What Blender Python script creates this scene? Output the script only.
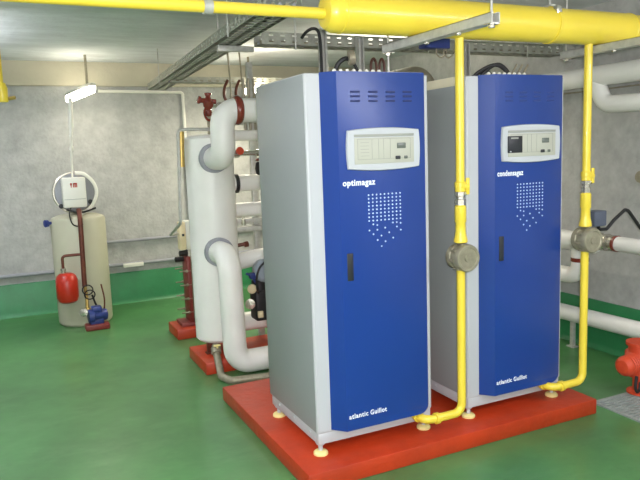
import bpy, bmesh, math, random
from mathutils import Vector, Matrix
random.seed(7)
for o in list(bpy.data.objects):
    bpy.data.objects.remove(o, do_unlink=True)
scene = bpy.context.scene
COL = scene.collection
PI = math.pi
FZ = -0.0884          # floor height (z = 0 is the top of the red boiler plinth)
CEIL = 2.42
WY = 4.44             # back wall
WX = 2.68             # right wall
WL = -4.4             # left wall (outside the frame)
WF = -4.6             # wall behind the camera

# ------------------------------------------------------------------ camera
cam_d = bpy.data.cameras.new('camera')
cam = bpy.data.objects.new('camera', cam_d); COL.objects.link(cam)
yaw, pitch, roll, fpx = 0.441, -0.1369, -0.0364, 660.0
cy, sy, cp, sp = math.cos(yaw), math.sin(yaw), math.cos(pitch), math.sin(pitch)
fw = Vector((sy*cp, cy*cp, sp)); rt = Vector((cy, -sy, 0)); up = rt.cross(fw)
cr, sr = math.cos(roll), math.sin(roll)
r2 = cr*rt + sr*up; u2 = -sr*rt + cr*up
m = Matrix.Identity(4)
for i in range(3):
    m[i][0] = r2[i]; m[i][1] = u2[i]; m[i][2] = -fw[i]
m.translation = Vector((-1.2409, -2.7366, 1.4718))
cam.matrix_world = m
cam_d.sensor_width = 36.0
cam_d.lens = fpx/640*36.0
cam_d.clip_start = 0.02
scene.camera = cam

# ------------------------------------------------------------------ world, lights, exposure
w = bpy.data.worlds.new('world'); scene.world = w; w.use_nodes = True
w.node_tree.nodes['Background'].inputs[0].default_value = (0.75, 0.85, 1.0, 1)
w.node_tree.nodes['Background'].inputs[1].default_value = 0.05
vs = scene.view_settings
vs.view_transform = 'Standard'; vs.look = 'None'; vs.gamma = 1.0; vs.use_curve_mapping = False
vs.exposure = 0.45

def area(name, loc, rot, sx, sy_, power, col):
    d = bpy.data.lights.new(name, 'AREA'); d.shape = 'RECTANGLE'; d.size = sx; d.size_y = sy_
    d.energy = power; d.color = col
    o = bpy.data.objects.new(name, d); o.location = loc; o.rotation_euler = rot; COL.objects.link(o)
    return o
COOL = (0.97, 0.955, 1.0)
WARM = (1.0, 0.90, 0.70)
# fluorescent tubes below the ceiling, shining down and up; some unseen lights are added
def tube(loc, sx, sy_, down, up, col):
    area('tube_fill_light', loc, (0, 0, 0), sx, sy_, down, col)
    area('tube_fill_light', (loc[0], loc[1], loc[2]+.03), (PI, 0, 0), sx, sy_, up, col)
tube((-1.9, -1.6, 2.20), 0.1, 1.3, 2, 12, COOL)
tube((1.7, -2.8, 2.20), 1.3, 0.1, 3, 20, COOL)
area('tube_fill_light', (1.85, -2.4, 2.03), (math.radians(60), 0, 0), 1.5, 0.14, 17, COOL)  # tilted panel added to put a sheen on the blue door tops
area('tube_fill_light', (-1.80, -1.6, 2.03), (0, math.radians(-60), 0), 0.14, 1.5, 3.5, COOL)  # tilted panel added to put a sheen on the right door's bevel
tube((-1.75, 2.7, 2.15), 0.1, 1.2, 14, 26, COOL)  # unseen tube, added to brighten the tank and the ceiling
tube((-1.6, 0.2, 2.20), 0.1, 1.2, 1, 18, COOL)  # unseen, added almost wholly to brighten the ceiling
tube((1.05, 3.45, 2.03), 0.1, 0.9, 22, 7, WARM)
tube((1.75, 2.2, 2.05), 0.1, 0.9, 12, 9, WARM)
tube((-0.52, 3.95, 2.01), 0.1, 0.4, 2, 4, WARM)
# the camera's own flash
d = bpy.data.lights.new('camera_flash', 'POINT'); d.energy = 225; d.color = (1.0, 0.965, 0.985); d.shadow_soft_size = 0.03
o = bpy.data.objects.new('camera_flash', d); COL.objects.link(o)
o.location = m.translation + u2*0.05 - fw*0.02 + r2*0.03

# ------------------------------------------------------------------ materials
def srgb(c):
    return tuple((x/255/12.92 if x/255 <= 0.04045 else ((x/255+0.055)/1.055)**2.4) for x in c)

def mat(name, c, rough=0.5, metal=0.0, var=0.08, scale=6.0, bump=0.0, bscale=40.0, coat=0.0, c2=None, thr=None, stretch=None, emit=0.0):
    """principled surface with a noise-driven colour variation and an optional bump"""
    M = bpy.data.materials.new(name); M.use_nodes = True
    nt = M.node_tree; b = nt.nodes['Principled BSDF']
    lin = srgb(c)
    tc = nt.nodes.new('ShaderNodeTexCoord')
    mp = nt.nodes.new('ShaderNodeMapping'); nt.links.new(tc.outputs['Object'], mp.inputs[0])
    if stretch: mp.inputs['Scale'].default_value = stretch
    nz = nt.nodes.new('ShaderNodeTexNoise'); nz.inputs['Scale'].default_value = scale
    nz.inputs['Detail'].default_value = 5; nz.inputs['Roughness'].default_value = 0.6
    nt.links.new(mp.outputs[0], nz.inputs['Vector'])
    rp = nt.nodes.new('ShaderNodeValToRGB'); nt.links.new(nz.outputs[0], rp.inputs[0])
    a = tuple(max(0, x*(1-var)) for x in lin); bb = tuple(min(1, x*(1+var)) for x in lin)
    if c2: bb = srgb(c2); a = lin
    lo, hi = thr if thr else (0.3, 0.7)
    rp.color_ramp.elements[0].position = lo; rp.color_ramp.elements[0].color = a+(1,)
    rp.color_ramp.elements[1].position = hi; rp.color_ramp.elements[1].color = bb+(1,)
    nt.links.new(rp.outputs[0], b.inputs['Base Color'])
    b.inputs['Roughness'].default_value = rough; b.inputs['Metallic'].default_value = metal
    b.inputs['Coat Weight'].default_value = coat
    if emit:
        b.inputs['Emission Color'].default_value = lin+(1,); b.inputs['Emission Strength'].default_value = emit
    if bump:
        n2 = nt.nodes.new('ShaderNodeTexNoise'); n2.inputs['Scale'].default_value = bscale; n2.inputs['Detail'].default_value = 6
        nt.links.new(mp.outputs[0], n2.inputs['Vector'])
        bp = nt.nodes.new('ShaderNodeBump'); bp.inputs['Strength'].default_value = bump; bp.inputs['Distance'].default_value = 0.02
        nt.links.new(n2.outputs[0], bp.inputs['Height']); nt.links.new(bp.outputs[0], b.inputs['Normal'])
    return M

M = {}
M['floor'] = mat('green_floor_paint', (74, 124, 72), 0.34, var=0.22, scale=2.2, bump=0.06, bscale=9, coat=0.15)
nt = M['floor'].node_tree; bs = nt.nodes['Principled BSDF']
base = bs.inputs['Base Color'].links[0].from_socket
tc = nt.nodes['Texture Coordinate']
def scuff(scale, lo, hi, col, strength, stretch):
    global base
    mp = nt.nodes.new('ShaderNodeMapping'); mp.inputs['Scale'].default_value = stretch; nt.links.new(tc.outputs['Object'], mp.inputs[0])
    nz = nt.nodes.new('ShaderNodeTexNoise'); nz.inputs['Scale'].default_value = scale; nz.inputs['Detail'].default_value = 9; nz.inputs['Roughness'].default_value = .7
    nt.links.new(mp.outputs[0], nz.inputs['Vector'])
    mr = nt.nodes.new('ShaderNodeMapRange'); mr.inputs['From Min'].default_value = lo; mr.inputs['From Max'].default_value = hi
    mr.inputs['To Max'].default_value = strength; nt.links.new(nz.outputs[0], mr.inputs['Value'])
    mx = nt.nodes.new('ShaderNodeMix'); mx.data_type = 'RGBA'; nt.links.new(mr.outputs[0], mx.inputs['Factor'])
    nt.links.new(base, mx.inputs[6]); mx.inputs[7].default_value = srgb(col)+(1,)
    base = mx.outputs[2]; nt.links.new(base, bs.inputs['Base Color'])
scuff(3.0, .52, .78, (104, 146, 100), .55, (1, 2.2, 1))
scuff(1.3, .54, .72, (50, 92, 54), .5, (1, 1, 1))
scuff(30, .66, .74, (170, 186, 168), .45, (1, 1.6, 1))
M['skirt'] = mat('green_skirting_paint', (38, 122, 72), 0.42, var=0.15, scale=5, bump=0.15, bscale=14)
M['wall'] = mat('rough_render', (170, 171, 168), 0.9, var=0.16, scale=9.0, bump=0.42, bscale=30)
M['ceiling'] = mat('ceiling_concrete', (204, 208, 212), 0.9, var=0.13, scale=2.2, bump=0.35, bscale=16, stretch=(1, 2.5, 1))
M['beam'] = mat('beam_concrete', (186, 180, 160), 0.9, var=0.08, scale=3, bump=0.3, bscale=18)
M['redpaint'] = mat('red_plinth_paint', (176, 52, 18), 0.45, var=0.16, scale=5, bump=0.15, bscale=25, coat=0.1)
M['yellow'] = mat('yellow_gas_paint', (230, 204, 64), 0.34, var=0.05, scale=4, bump=0.03, bscale=30, coat=0.25)
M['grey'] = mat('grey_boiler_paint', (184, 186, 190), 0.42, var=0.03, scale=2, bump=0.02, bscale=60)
M['greyside'] = mat('darker_grey_side', (144, 149, 150), 0.45, var=0.03, scale=2, bump=0.02, bscale=60)  # side panels in a darker grey than the cabinet front
M['blue'] = mat('blue_door_paint', (25, 58, 134), 0.30, var=0.05, scale=2, bump=0.01, bscale=60, coat=0.0)
M['bezel'] = mat('pale_grey_plastic', (184, 187, 192), 0.5, var=0.02)
M['panelface'] = mat('cream_control_face', (178, 178, 166), 0.5, var=0.03)
M['panelline'] = mat('dull_print', (150, 152, 145), 0.6, var=0.03)
M['darkplastic'] = mat('dark_plastic', (38, 40, 46), 0.45, var=0.1)
M['display'] = mat('display_glass', (98, 104, 98), 0.2, var=0.1)
M['darkslot'] = mat('dark_slot', (22, 36, 92), 0.5, var=0.05)
M['dots'] = mat('pale_hole', (176, 196, 230), 0.5, var=0.03)
M['lettering'] = mat('white_lettering', (238, 242, 250), 0.5, var=0.01)
M['white'] = mat('white_insulation_jacket', (232, 231, 226), 0.4, var=0.05, scale=3, bump=0.05, bscale=12)
M['whiteplastic'] = mat('white_plastic', (225, 224, 214), 0.45, var=0.03)
M['pad'] = mat('pale_yellow_pad', (238, 222, 150), 0.5, var=0.05)
M['galv'] = mat('galvanised_steel', (186, 186, 180), 0.4, metal=0.35, var=0.15, scale=30, bump=0.05)
M['steel'] = mat('dull_steel', (146, 140, 120), 0.45, metal=0.3, var=0.2, scale=25, bump=0.08)
M['chrome'] = mat('nickel_plating', (200, 196, 184), 0.25, metal=0.8, var=0.1, scale=20)
M['collar'] = mat('grey_collar', (148, 150, 156), 0.6, var=0.05)
M['copper'] = mat('brown_copper', (100, 54, 40), 0.4, metal=0.3, var=0.25, scale=20)
M['darkcopper'] = mat('tarnished_copper', (74, 44, 36), 0.35, metal=0.4, var=0.2, scale=20)
M['redband'] = mat('brown_red_gloss', (120, 48, 36), 0.22, var=0.15, scale=15, coat=0.5)
M['black'] = mat('black_rubber', (28, 28, 30), 0.5, var=0.2)
M['heater'] = mat('beige_heater_jacket', (184, 182, 160), 0.5, var=0.05, scale=3)
M['redvessel'] = mat('red_vessel_enamel', (178, 40, 22), 0.35, var=0.1, scale=10, coat=0.1)
M['bluepump'] = mat('blue_pump_paint', (40, 56, 120), 0.4, var=0.15, scale=12)
M['maroon'] = mat('maroon_pump_base', (120, 44, 40), 0.45, var=0.15, scale=12)
M['orange'] = mat('orange_red_pump_paint', (196, 66, 34), 0.55, var=0.1, scale=12)
M['brass'] = mat('brass', (186, 160, 90), 0.35, metal=0.6, var=0.1, scale=20)
M['meter'] = mat('grey_blue_casing', (150, 160, 172), 0.4, var=0.08)
M['darkgrey'] = mat('dark_grey_box', (82, 88, 104), 0.5, var=0.08)
M['beige'] = mat('beige_box', (222, 206, 168), 0.5, var=0.05)
M['cream'] = mat('cream_strip', (216, 208, 180), 0.7, var=0.04)
M['grate'] = mat('grey_grating', (150, 156, 154), 0.5, metal=0.15, var=0.15, scale=20)
M['tray'] = mat('dull_galvanised', (164, 165, 154), 0.5, metal=0.3, var=0.2, scale=20)
M['faintslot'] = mat('blue_slot', (30, 52, 118), 0.5, var=0.05)
M['lamp'] = mat('lit_diffuser', (255, 250, 236), 0.4, var=0.0, emit=13.0)
M['redprint'] = mat('red_print', (200, 60, 40), 0.6, var=0.03)

# ------------------------------------------------------------------ mesh helpers
class MB:
    def __init__(s): s.bm = bmesh.new()
    def quadgrid(s, rings, closed=True, cap=True):
        bm = s.bm; R = [[bm.verts.new(v) for v in ring] for ring in rings]
        n = len(R[0])
        for a, b in zip(R, R[1:]):
            for i in range(n if closed else n-1):
                j = (i+1) % n
                bm.faces.new((a[i], a[j], b[j], b[i]))
        if cap:
            bm.faces.new(list(reversed(R[0]))); bm.faces.new(R[-1])
        return s
    def box(s, x0, x1, y0, y1, z0, z1, bev=0.0, seg=2):
        r = bmesh.ops.create_cube(s.bm, size=1.0)
        bmesh.ops.scale(s.bm, vec=(x1-x0, y1-y0, z1-z0), verts=r['verts'])
        bmesh.ops.translate(s.bm, vec=((x0+x1)/2, (y0+y1)/2, (z0+z1)/2), verts=r['verts'])
        if bev:
            es = list({e for v in r['verts'] for e in v.link_edges})
            bmesh.ops.bevel(s.bm, geom=es, offset=bev, segments=seg, profile=0.5, affect='EDGES')
        return s
    def cyl(s, p0, p1, r, r1=None, n=24):
        p0, p1 = Vector(p0), Vector(p1); r1 = r if r1 is None else r1
        return s.lathe(p0, p1-p0, [(r, 0), (r1, (p1-p0).length)], n)
    def lathe(s, origin, axis, prof, n=32):
        o = Vector(origin); a = Vector(axis).normalized()
        t = Vector((0, 0, 1)) if abs(a.z) < 0.9 else Vector((1, 0, 0))
        e1 = a.cross(t).normalized(); e2 = a.cross(e1)
        rings = []
        for r, h in prof:
            r = max(r, 0.0004)
            rings.append([o + a*h + e1*(r*math.cos(2*PI*i/n)) + e2*(r*math.sin(2*PI*i/n)) for i in range(n)])
        return s.quadgrid(rings)
    def tube(s, pts, r, n=16, fil=0.0, nf=7):
        P = [Vector(p) for p in pts]
        path = [P[0]]
        for i in range(1, len(P)-1):
            a, b, c = P[i-1], P[i], P[i+1]
            if fil:
                d1 = (a-b); d2 = (c-b)
                ang = d1.angle(d2)
                t = min(fil/math.tan(ang/2), d1.length*0.49, d2.length*0.49)
                s0 = b + d1.normalized()*t; s1 = b + d2.normalized()*t
                rad = t*math.tan(ang/2)
                cdir = (d1.normalized()+d2.normalized()).normalized()
                cen = b + cdir*(rad/math.sin(ang/2))
                v0 = s0-cen; v1 = s1-cen
                for k in range(nf+1):
                    q = k/nf
                    th = v0.angle(v1)
                    vv = (v0*math.sin((1-q)*th) + v1*math.sin(q*th))/math.sin(th)
                    path.append(cen+vv)
            else: path.append(b)
        path.append(P[-1])
        rings = []
        tan = (path[1]-path[0]).normalized()
        ref = Vector((0, 0, 1)) if abs(tan.z) < 0.9 else Vector((1, 0, 0))
        e1 = tan.cross(ref).normalized()
        for i, q in enumerate(path):
            if i == 0: t2 = (path[1]-path[0])
            elif i == len(path)-1: t2 = (path[-1]-path[-2])
            else: t2 = (path[i+1]-path[i]).normalized() + (path[i]-path[i-1]).normalized()
            t2 = t2.normalized()
            e1 = (e1 - t2*e1.dot(t2)).normalized(); e2 = t2.cross(e1)
            rings.append([q + e1*(r*math.cos(2*PI*k/n)) + e2*(r*math.sin(2*PI*k/n)) for k in range(n)])
        return s.quadgrid(rings)
    def curve(s, pts, r, n=10, sub=6):
        """smooth tube through points (Catmull-Rom)"""
        P = [Vector(p) for p in pts]; P = [2*P[0]-P[1]] + P + [2*P[-1]-P[-2]]
        out = []
        for i in range(1, len(P)-2):
            for k in range(sub):
                t = k/sub
                out.append(0.5*((2*P[i]) + (P[i+1]-P[i-1])*t + (2*P[i-1]-5*P[i]+4*P[i+1]-P[i+2])*t*t + (3*P[i]-P[i-1]-3*P[i+1]+P[i+2])*t**3))
        out.append(P[-2])
        return s.tube(out, r, n)
    def torus(s, cen, axis, R, r, n=40, k=10):
        c = Vector(cen); a = Vector(axis).normalized()
        t = Vector((0, 0, 1)) if abs(a.z) < 0.9 else Vector((1, 0, 0))
        e1 = a.cross(t).normalized(); e2 = a.cross(e1)
        V = []
        for i in range(n):
            d = e1*math.cos(2*PI*i/n) + e2*math.sin(2*PI*i/n)
            V.append([s.bm.verts.new(c + d*(R + r*math.cos(2*PI*j/k)) + a*(r*math.sin(2*PI*j/k))) for j in range(k)])
        for i in range(n):
            for j in range(k):
                s.bm.faces.new((V[i][j], V[(i+1) % n][j], V[(i+1) % n][(j+1) % k], V[i][(j+1) % k]))
        return s
    def prism(s, poly, f, d0, d1):
        """polygon of 2D points extruded; f(u, v, d) -> xyz"""
        return s.quadgrid([[Vector(f(u, v, d0)) for u, v in poly], [Vector(f(u, v, d1)) for u, v in poly]])
    def build(s, name, material, parent=None, ang=35, stuff=False):
        bm = s.bm
        bmesh.ops.recalc_face_normals(bm, faces=bm.faces)
        vs_ = [v.co for v in bm.verts]
        if parent is None:
            lo = Vector([min(v[i] for v in vs_) for i in range(3)]); hi = Vector([max(v[i] for v in vs_) for i in range(3)])
            off = Vector(((lo.x+hi.x)/2, (lo.y+hi.y)/2, lo.z))
        else:
            off = Vector((0, 0, 0)); q = parent
            while q: off += q.location; q = q.parent
        bmesh.ops.translate(bm, vec=-off, verts=bm.verts)
        me = bpy.data.meshes.new(name); bm.to_mesh(me); bm.free()
        me.materials.append(material)
        me.shade_smooth(); me.set_sharp_from_angle(angle=math.radians(ang))
        o = bpy.data.objects.new(name, me); COL.objects.link(o)
        if parent: o.parent = parent
        else: o.location = off
        return o

def tag(o, label, cat, group=None):
    o['label'] = label; o['category'] = cat
    if group: o['group'] = group
    return o
def thing(name, label, cat, loc, group=None):
    o = bpy.data.objects.new(name, None); o.location = loc; o.empty_display_size = 0.05; COL.objects.link(o)
    return tag(o, label, cat, group)
def struct(name, mb, material):
    o = mb.build(name, material); o['kind'] = 'structure'; return o
def text(name, body, x, y, z, width, height, material, parent, bold=0.012):
    """raised lettering on a front (facing -y); x,z = left end of the base line; width/height in metres"""
    c = bpy.data.curves.new(name, 'FONT'); c.body = body; c.size = 1; c.offset = bold; c.extrude = 0.0; c.space_character = 1.12; c.resolution_u = 3
    to = bpy.data.objects.new(name, c); COL.objects.link(to)
    dg = bpy.context.evaluated_depsgraph_get()
    me = bpy.data.meshes.new_from_object(to.evaluated_get(dg))
    bpy.data.objects.remove(to, do_unlink=True)
    bm = bmesh.new(); bm.from_mesh(me); bpy.data.meshes.remove(me)
    r = bmesh.ops.extrude_face_region(bm, geom=bm.faces[:])
    bmesh.ops.translate(bm, vec=(0, 0, 0.03), verts=[v for v in r['geom'] if isinstance(v, bmesh.types.BMVert)])
    xs = [v.co.x for v in bm.verts]; ys = [v.co.y for v in bm.verts]
    x0, x1 = min(xs), max(xs); h = 0.72
    for v in bm.verts:
        u = (v.co.x-x0)/(x1-x0)*width; q = v.co.y/h*height; e = v.co.z/0.03*0.002
        v.co = Vector((x+u, y-e, z+q))
    mb = MB(); mb.bm.free(); mb.bm = bm
    return mb.build(name, material, parent)

# ------------------------------------------------------------------ setting
struct('floor', MB().box(WL-.1, WX+.1, WF-.1, WY+.1, FZ-.1, FZ), M['floor'])
struct('ceiling', MB().box(WL-.1, WX+.1, WF-.1, WY+.1, CEIL, CEIL+.12), M['ceiling'])
struct('wall_back', MB().box(WL-.1, WX+.1, WY, WY+.12, FZ-.1, CEIL+.1), M['wall'])
struct('wall_right', MB().box(WX, WX+.12, WF-.1, WY+.1, FZ-.1, CEIL+.1), M['wall'])
struct('wall_left', MB().box(WL-.12, WL, WF-.1, WY+.1, FZ-.1, CEIL+.1), M['wall'])
struct('wall_front', MB().box(WL-.1, WX+.1, WF-.12, WF, FZ-.1, CEIL+.1), M['wall'])
# concrete downstand beam along the head of the back wall
struct('trim_1', MB().box(WL, WX, WY-.05, WY+.02, 2.185, CEIL+.02, .006), M['beam'])
# painted upstands with a cove at the foot
GT = 0.245
def upstand(name, f, a, b, GT=0.245):
    prof = [(0, FZ), (.045, FZ), (.026, FZ+.02), (.02, FZ+.045), (.02, GT-.015), (.012, GT), (0, GT)]
    mb = MB(); mb.quadgrid([[Vector(f(d, z, a)) for d, z in prof], [Vector(f(d, z, b)) for d, z in prof]])
    return struct(name, mb, M['skirt'])
upstand('baseboard_back', lambda d, z, t: (t, WY-d, z), WL, WX)
upstand('baseboard_right', lambda d, z, t: (WX-d, t, z), WF, WY-.05, .278)

# ------------------------------------------------------------------ red plinths
tag(MB().box(-.1134, 1.7011, -.1365, 1.1854, FZ, 0.0, .008).build('boiler_plinth', M['redpaint']),
    'long red painted concrete plinth carrying the two blue boilers', 'plinth')
tag(MB().box(-.075, .80, 1.69, 2.17, FZ, 0.0, .008).build('tank_plinth', M['redpaint']),
    'red painted plinth under the tall white insulated tank', 'plinth')
tag(MB().box(-.04, .42, 2.69, 3.03, FZ, 0.0, .008).build('heat_exchanger_plinth', M['redpaint']),
    'small red plinth under the dark red plate heat exchanger', 'plinth')

# ------------------------------------------------------------------ boilers
BW, BD, ZB, ZT = .660, .623, .06, 1.81
DX0, DX1, DP = .0737, .128, .0653
def boiler(x, label, second):
    t = thing('boiler', label, 'boiler', (x, 0, 0), 'blue doored boilers on the red plinth')
    L = lambda mb: mb
    # cabinet: folded shell with a rounded front corner
    mb = MB(); mb.box(x, x+BW, 0, BD, .115, ZT, .008, 3)
    mb.box(x+.012, x+BW-.012, -.0015, .01, .13, ZT-.012)
    cab = mb.build('cabinet', M['grey'], t)
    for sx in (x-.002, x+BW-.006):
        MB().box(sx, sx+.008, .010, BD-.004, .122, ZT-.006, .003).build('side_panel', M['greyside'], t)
    mb = MB(); mb.box(x+.006, x+BW-.006, .004, BD-.01, ZB, .118, .004)
    for yy in (.10, .30, .50): mb.cyl((x+.006, yy, .092), (x+.002, yy, .092), .008, n=10)
    mb.build('base_frame', M['grey'], t)
    for fx, fy in ((.03, .035), (BW-.03, .035), (.03, BD-.05), (BW-.03, BD-.05)):
        mb = MB(); mb.cyl((x+fx, fy, .014), (x+fx, fy, .09), .011, n=12)
        mb.lathe((x+fx, fy, .05), (0, 0, 1), [(.02, 0), (.026, .012), (.026, .04)], 16)
        f = mb.build('foot', M['grey'], t)
        MB().lathe((x+fx, fy, 0), (0, 0, 1), [(.036, 0), (.036, .010), (.03, .016), (.012, .020)], 24).build('foot_pad', M['pad'], f)
    # door: wide left bevel, rounded right edge, clipped lower right corner
    R = .590 if second else .600
    sec = [(DX0, 0), (DX0, -.004), (DX1, -DP), (R-.012, -DP), (R-.003, -DP+.004), (R, -DP+.014), (R, 0)]
    zt_, zb_ = ZT+.002, .128
    def door_ring(z, xr):
        out = []
        for (u, v) in sec:
            uu = u if u <= DX1 else min(u, u-(R-xr))
            out.append(Vector((x+uu, v, z)))
        return out
    rings = []
    for k in range(8):
        th = k/7*PI/2
        rings.append(door_ring(zb_+.045*(1-math.cos(th)), R-.045*(1-math.sin(th))))
    rings.append(door_ring(zt_-.004, R)); rings.append(door_ring(zt_, R-.003))
    mb = MB(); mb.quadgrid(rings)
    door = mb.build('door', M['blue'], t, ang=25)
    # louvre slots
    for vx in (.196, .289, .382, .474):
        for vz in (1.722, 1.7015, 1.681):
            MB().box(x+vx, x+vx+.05, -DP-.002, -DP+.004, vz-.0045, vz+.0045, .002).build('louvre_slot', M['faintslot'] if second else M['darkslot'], door)
    # perforated speaker-like pattern: 9 columns by 8 rows, then thinning to a point
    mb = MB()
    dx = (.449-.277)/8; dz = .121/7
    pts = [(i, j) for i in range(9) for j in range(8)]
    pts += [(1, 8), (2, 8.3), (6, 8), (7, 8), (8, 8.3), (0, 9.6), (2, 9.6), (4, 9.2), (7, 9.2), (8, 10.2), (1, 10.7), (3, 11.3), (5, 10.6), (2, 12.4), (6, 12.2), (4, 13.0), (3, 14.2)]
    for i, j in pts:
        r = .0042
        px, pz = x+.277+i*dx, 1.252-j*dz
        mb.cyl((px, -DP+.002, pz), (px, -DP-.0018, pz), r, n=8)
    mb.build('perforated_pattern', M['dots'], door)
    # recessed pull handle
    mb = MB(); mb.box(x+.155, x+.187, -DP-.003, -DP+.004, .858, .988, .003)
    mb.build('handle', M['darkplastic'], door)
    mb = MB(); mb.box(x+.163, x+.180, -DP-.006, -DP, .866, .876, .001); 
    text('lettering', 'condensagaz' if second else 'optimagaz', x+.144, -DP-.0005, 1.300, .170, .029, M['lettering'], door, .022)
    mb.bm.free()
    text('lettering', 'atlantic', x+.140, -DP-.0005, .188, .104, .024, M['lettering'], door, .014)
    text('lettering', 'Guillot', x+.256, -DP-.0005, .188, .092, .024, M['lettering'], door, .014)
    # control panel: barrel-shaped bezel with a recessed face
    cx, cz, hw, hh = .362, 1.462, .197, .094
    out = []
    for k in range(14): q = -1+2*k/14; out.append((q*hw*.97, -hh*(.93+.12*(1-q*q))))
    for k in range(8): q = -1+2*k/8; out.append((hw*(.97+.03*(1-q*q)), q*hh*.93))
    for k in range(14): q = 1-2*k/14; out.append((q*hw*.97, hh*(.93+.12*(1-q*q))))
    for k in range(8): q = 1-2*k/8; out.append((-hw*(.97+.03*(1-q*q)), q*hh*.93))
    mb = MB(); sc = lambda s_: [(u*s_, v*s_) for u, v in out]
    F = lambda u, v, d_: Vector((x+cx+u, d_, cz+v))
    mb.quadgrid([[F(u, v, -DP+.002) for u, v in out], [F(u, v, -DP-.008) for u, v in out],
                 [F(u*.985, v*.97, -DP-.014) for u, v in out]])
    panel = mb.build('control_panel', M['bezel'], t)
    iw, ih = .160, .066
    mb = MB()   # dark upper lip line of the flap and the face plate
    mb.box(x+cx-iw, x+cx+iw, -DP-.0165, -DP-.012, cz-ih, cz+ih*.80, .002)
    mb.build('face_plate', M['panelface'], panel)
    mb = MB()
    mb.box(x+cx-iw, x+cx+iw, -DP-.017, -DP-.012, cz+ih*.86, cz+ih*1.04, .001)
    mb.build('flap_hinge', M['panelline'], panel)
    mb = MB()
    yA, yB = -DP-.0172, -DP-.016
    for u0, u1, v0, v1 in ((-.145, .14, .046, .048), (-.145, .14, -.046, -.044), (-.07, -.068, -.044, .046), (-.035, -.033, -.044, .046), (-.008, -.006, -.044, .046), (.028, .03, -.044, .046), (-.145, -.143, -.046, .048), (.138, .14, -.046, .048)):
        mb.box(x+cx+u0, x+cx+u1, yA, yB, cz+v0, cz+v1)
    if not second:
        for k in range(5): mb.box(x+cx-.13, x+cx-.085, yA, yB, cz+.03-k*.015, cz+.032-k*.015)
    mb.build('printed_frame', M['panelline'], panel)
    if second:
        MB().box(x+.198, x+.292, -DP-.022, -DP-.012, 1.416, 1.502, .004).build('controller', M['darkplastic'], panel)
        mb = MB(); mb.box(x+.214, x+.262, -DP-.0235, -DP-.02, 1.487, 1.495); mb.build('controller_print', M['panelline'], panel)
        MB().box(x+.206, x+.216, -DP-.0235, -DP-.02, 1.420, 1.426).build('indicator', M['bezel'], panel)
    MB().box(x+.427, x+.476, -DP-.019, -DP-.012, 1.462, 1.488, .003).build('display', M['display'], panel)
    MB().box(x+.418, x+.445, -DP-.021, -DP-.012, 1.412, 1.428, .003).build('switch', M['darkplastic'], panel)
    MB().box(x+.466, x+.484, -DP-.021, -DP-.012, 1.413, 1.427, .003).build('button', M['display'], panel)
    # row of white cable glands along the front of the top
    for k in range(8):
        mb = MB(); gx = x+(.168+k*.034)
        mb.lathe((gx, .03, ZT-.002), (0, 0, 1), [(.010, 0), (.010, .018), (.007, .024), (.002, .026)], 10)
        mb.build('cable_gland', M['whiteplastic'], t)
    if second:   # pale strip along the left upper edge
        MB().box(x-.004, x+.006, .03, BD, ZT-.042, ZT+.004, .001).build('pale_strip', M['cream'], t)
    return t
boiler(0.0, 'left boiler nearest the camera, blue door, its control panel without a dark controller', False)
boiler(.8924, 'right boiler, blue door, with a square black controller on its control panel', True)

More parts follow.
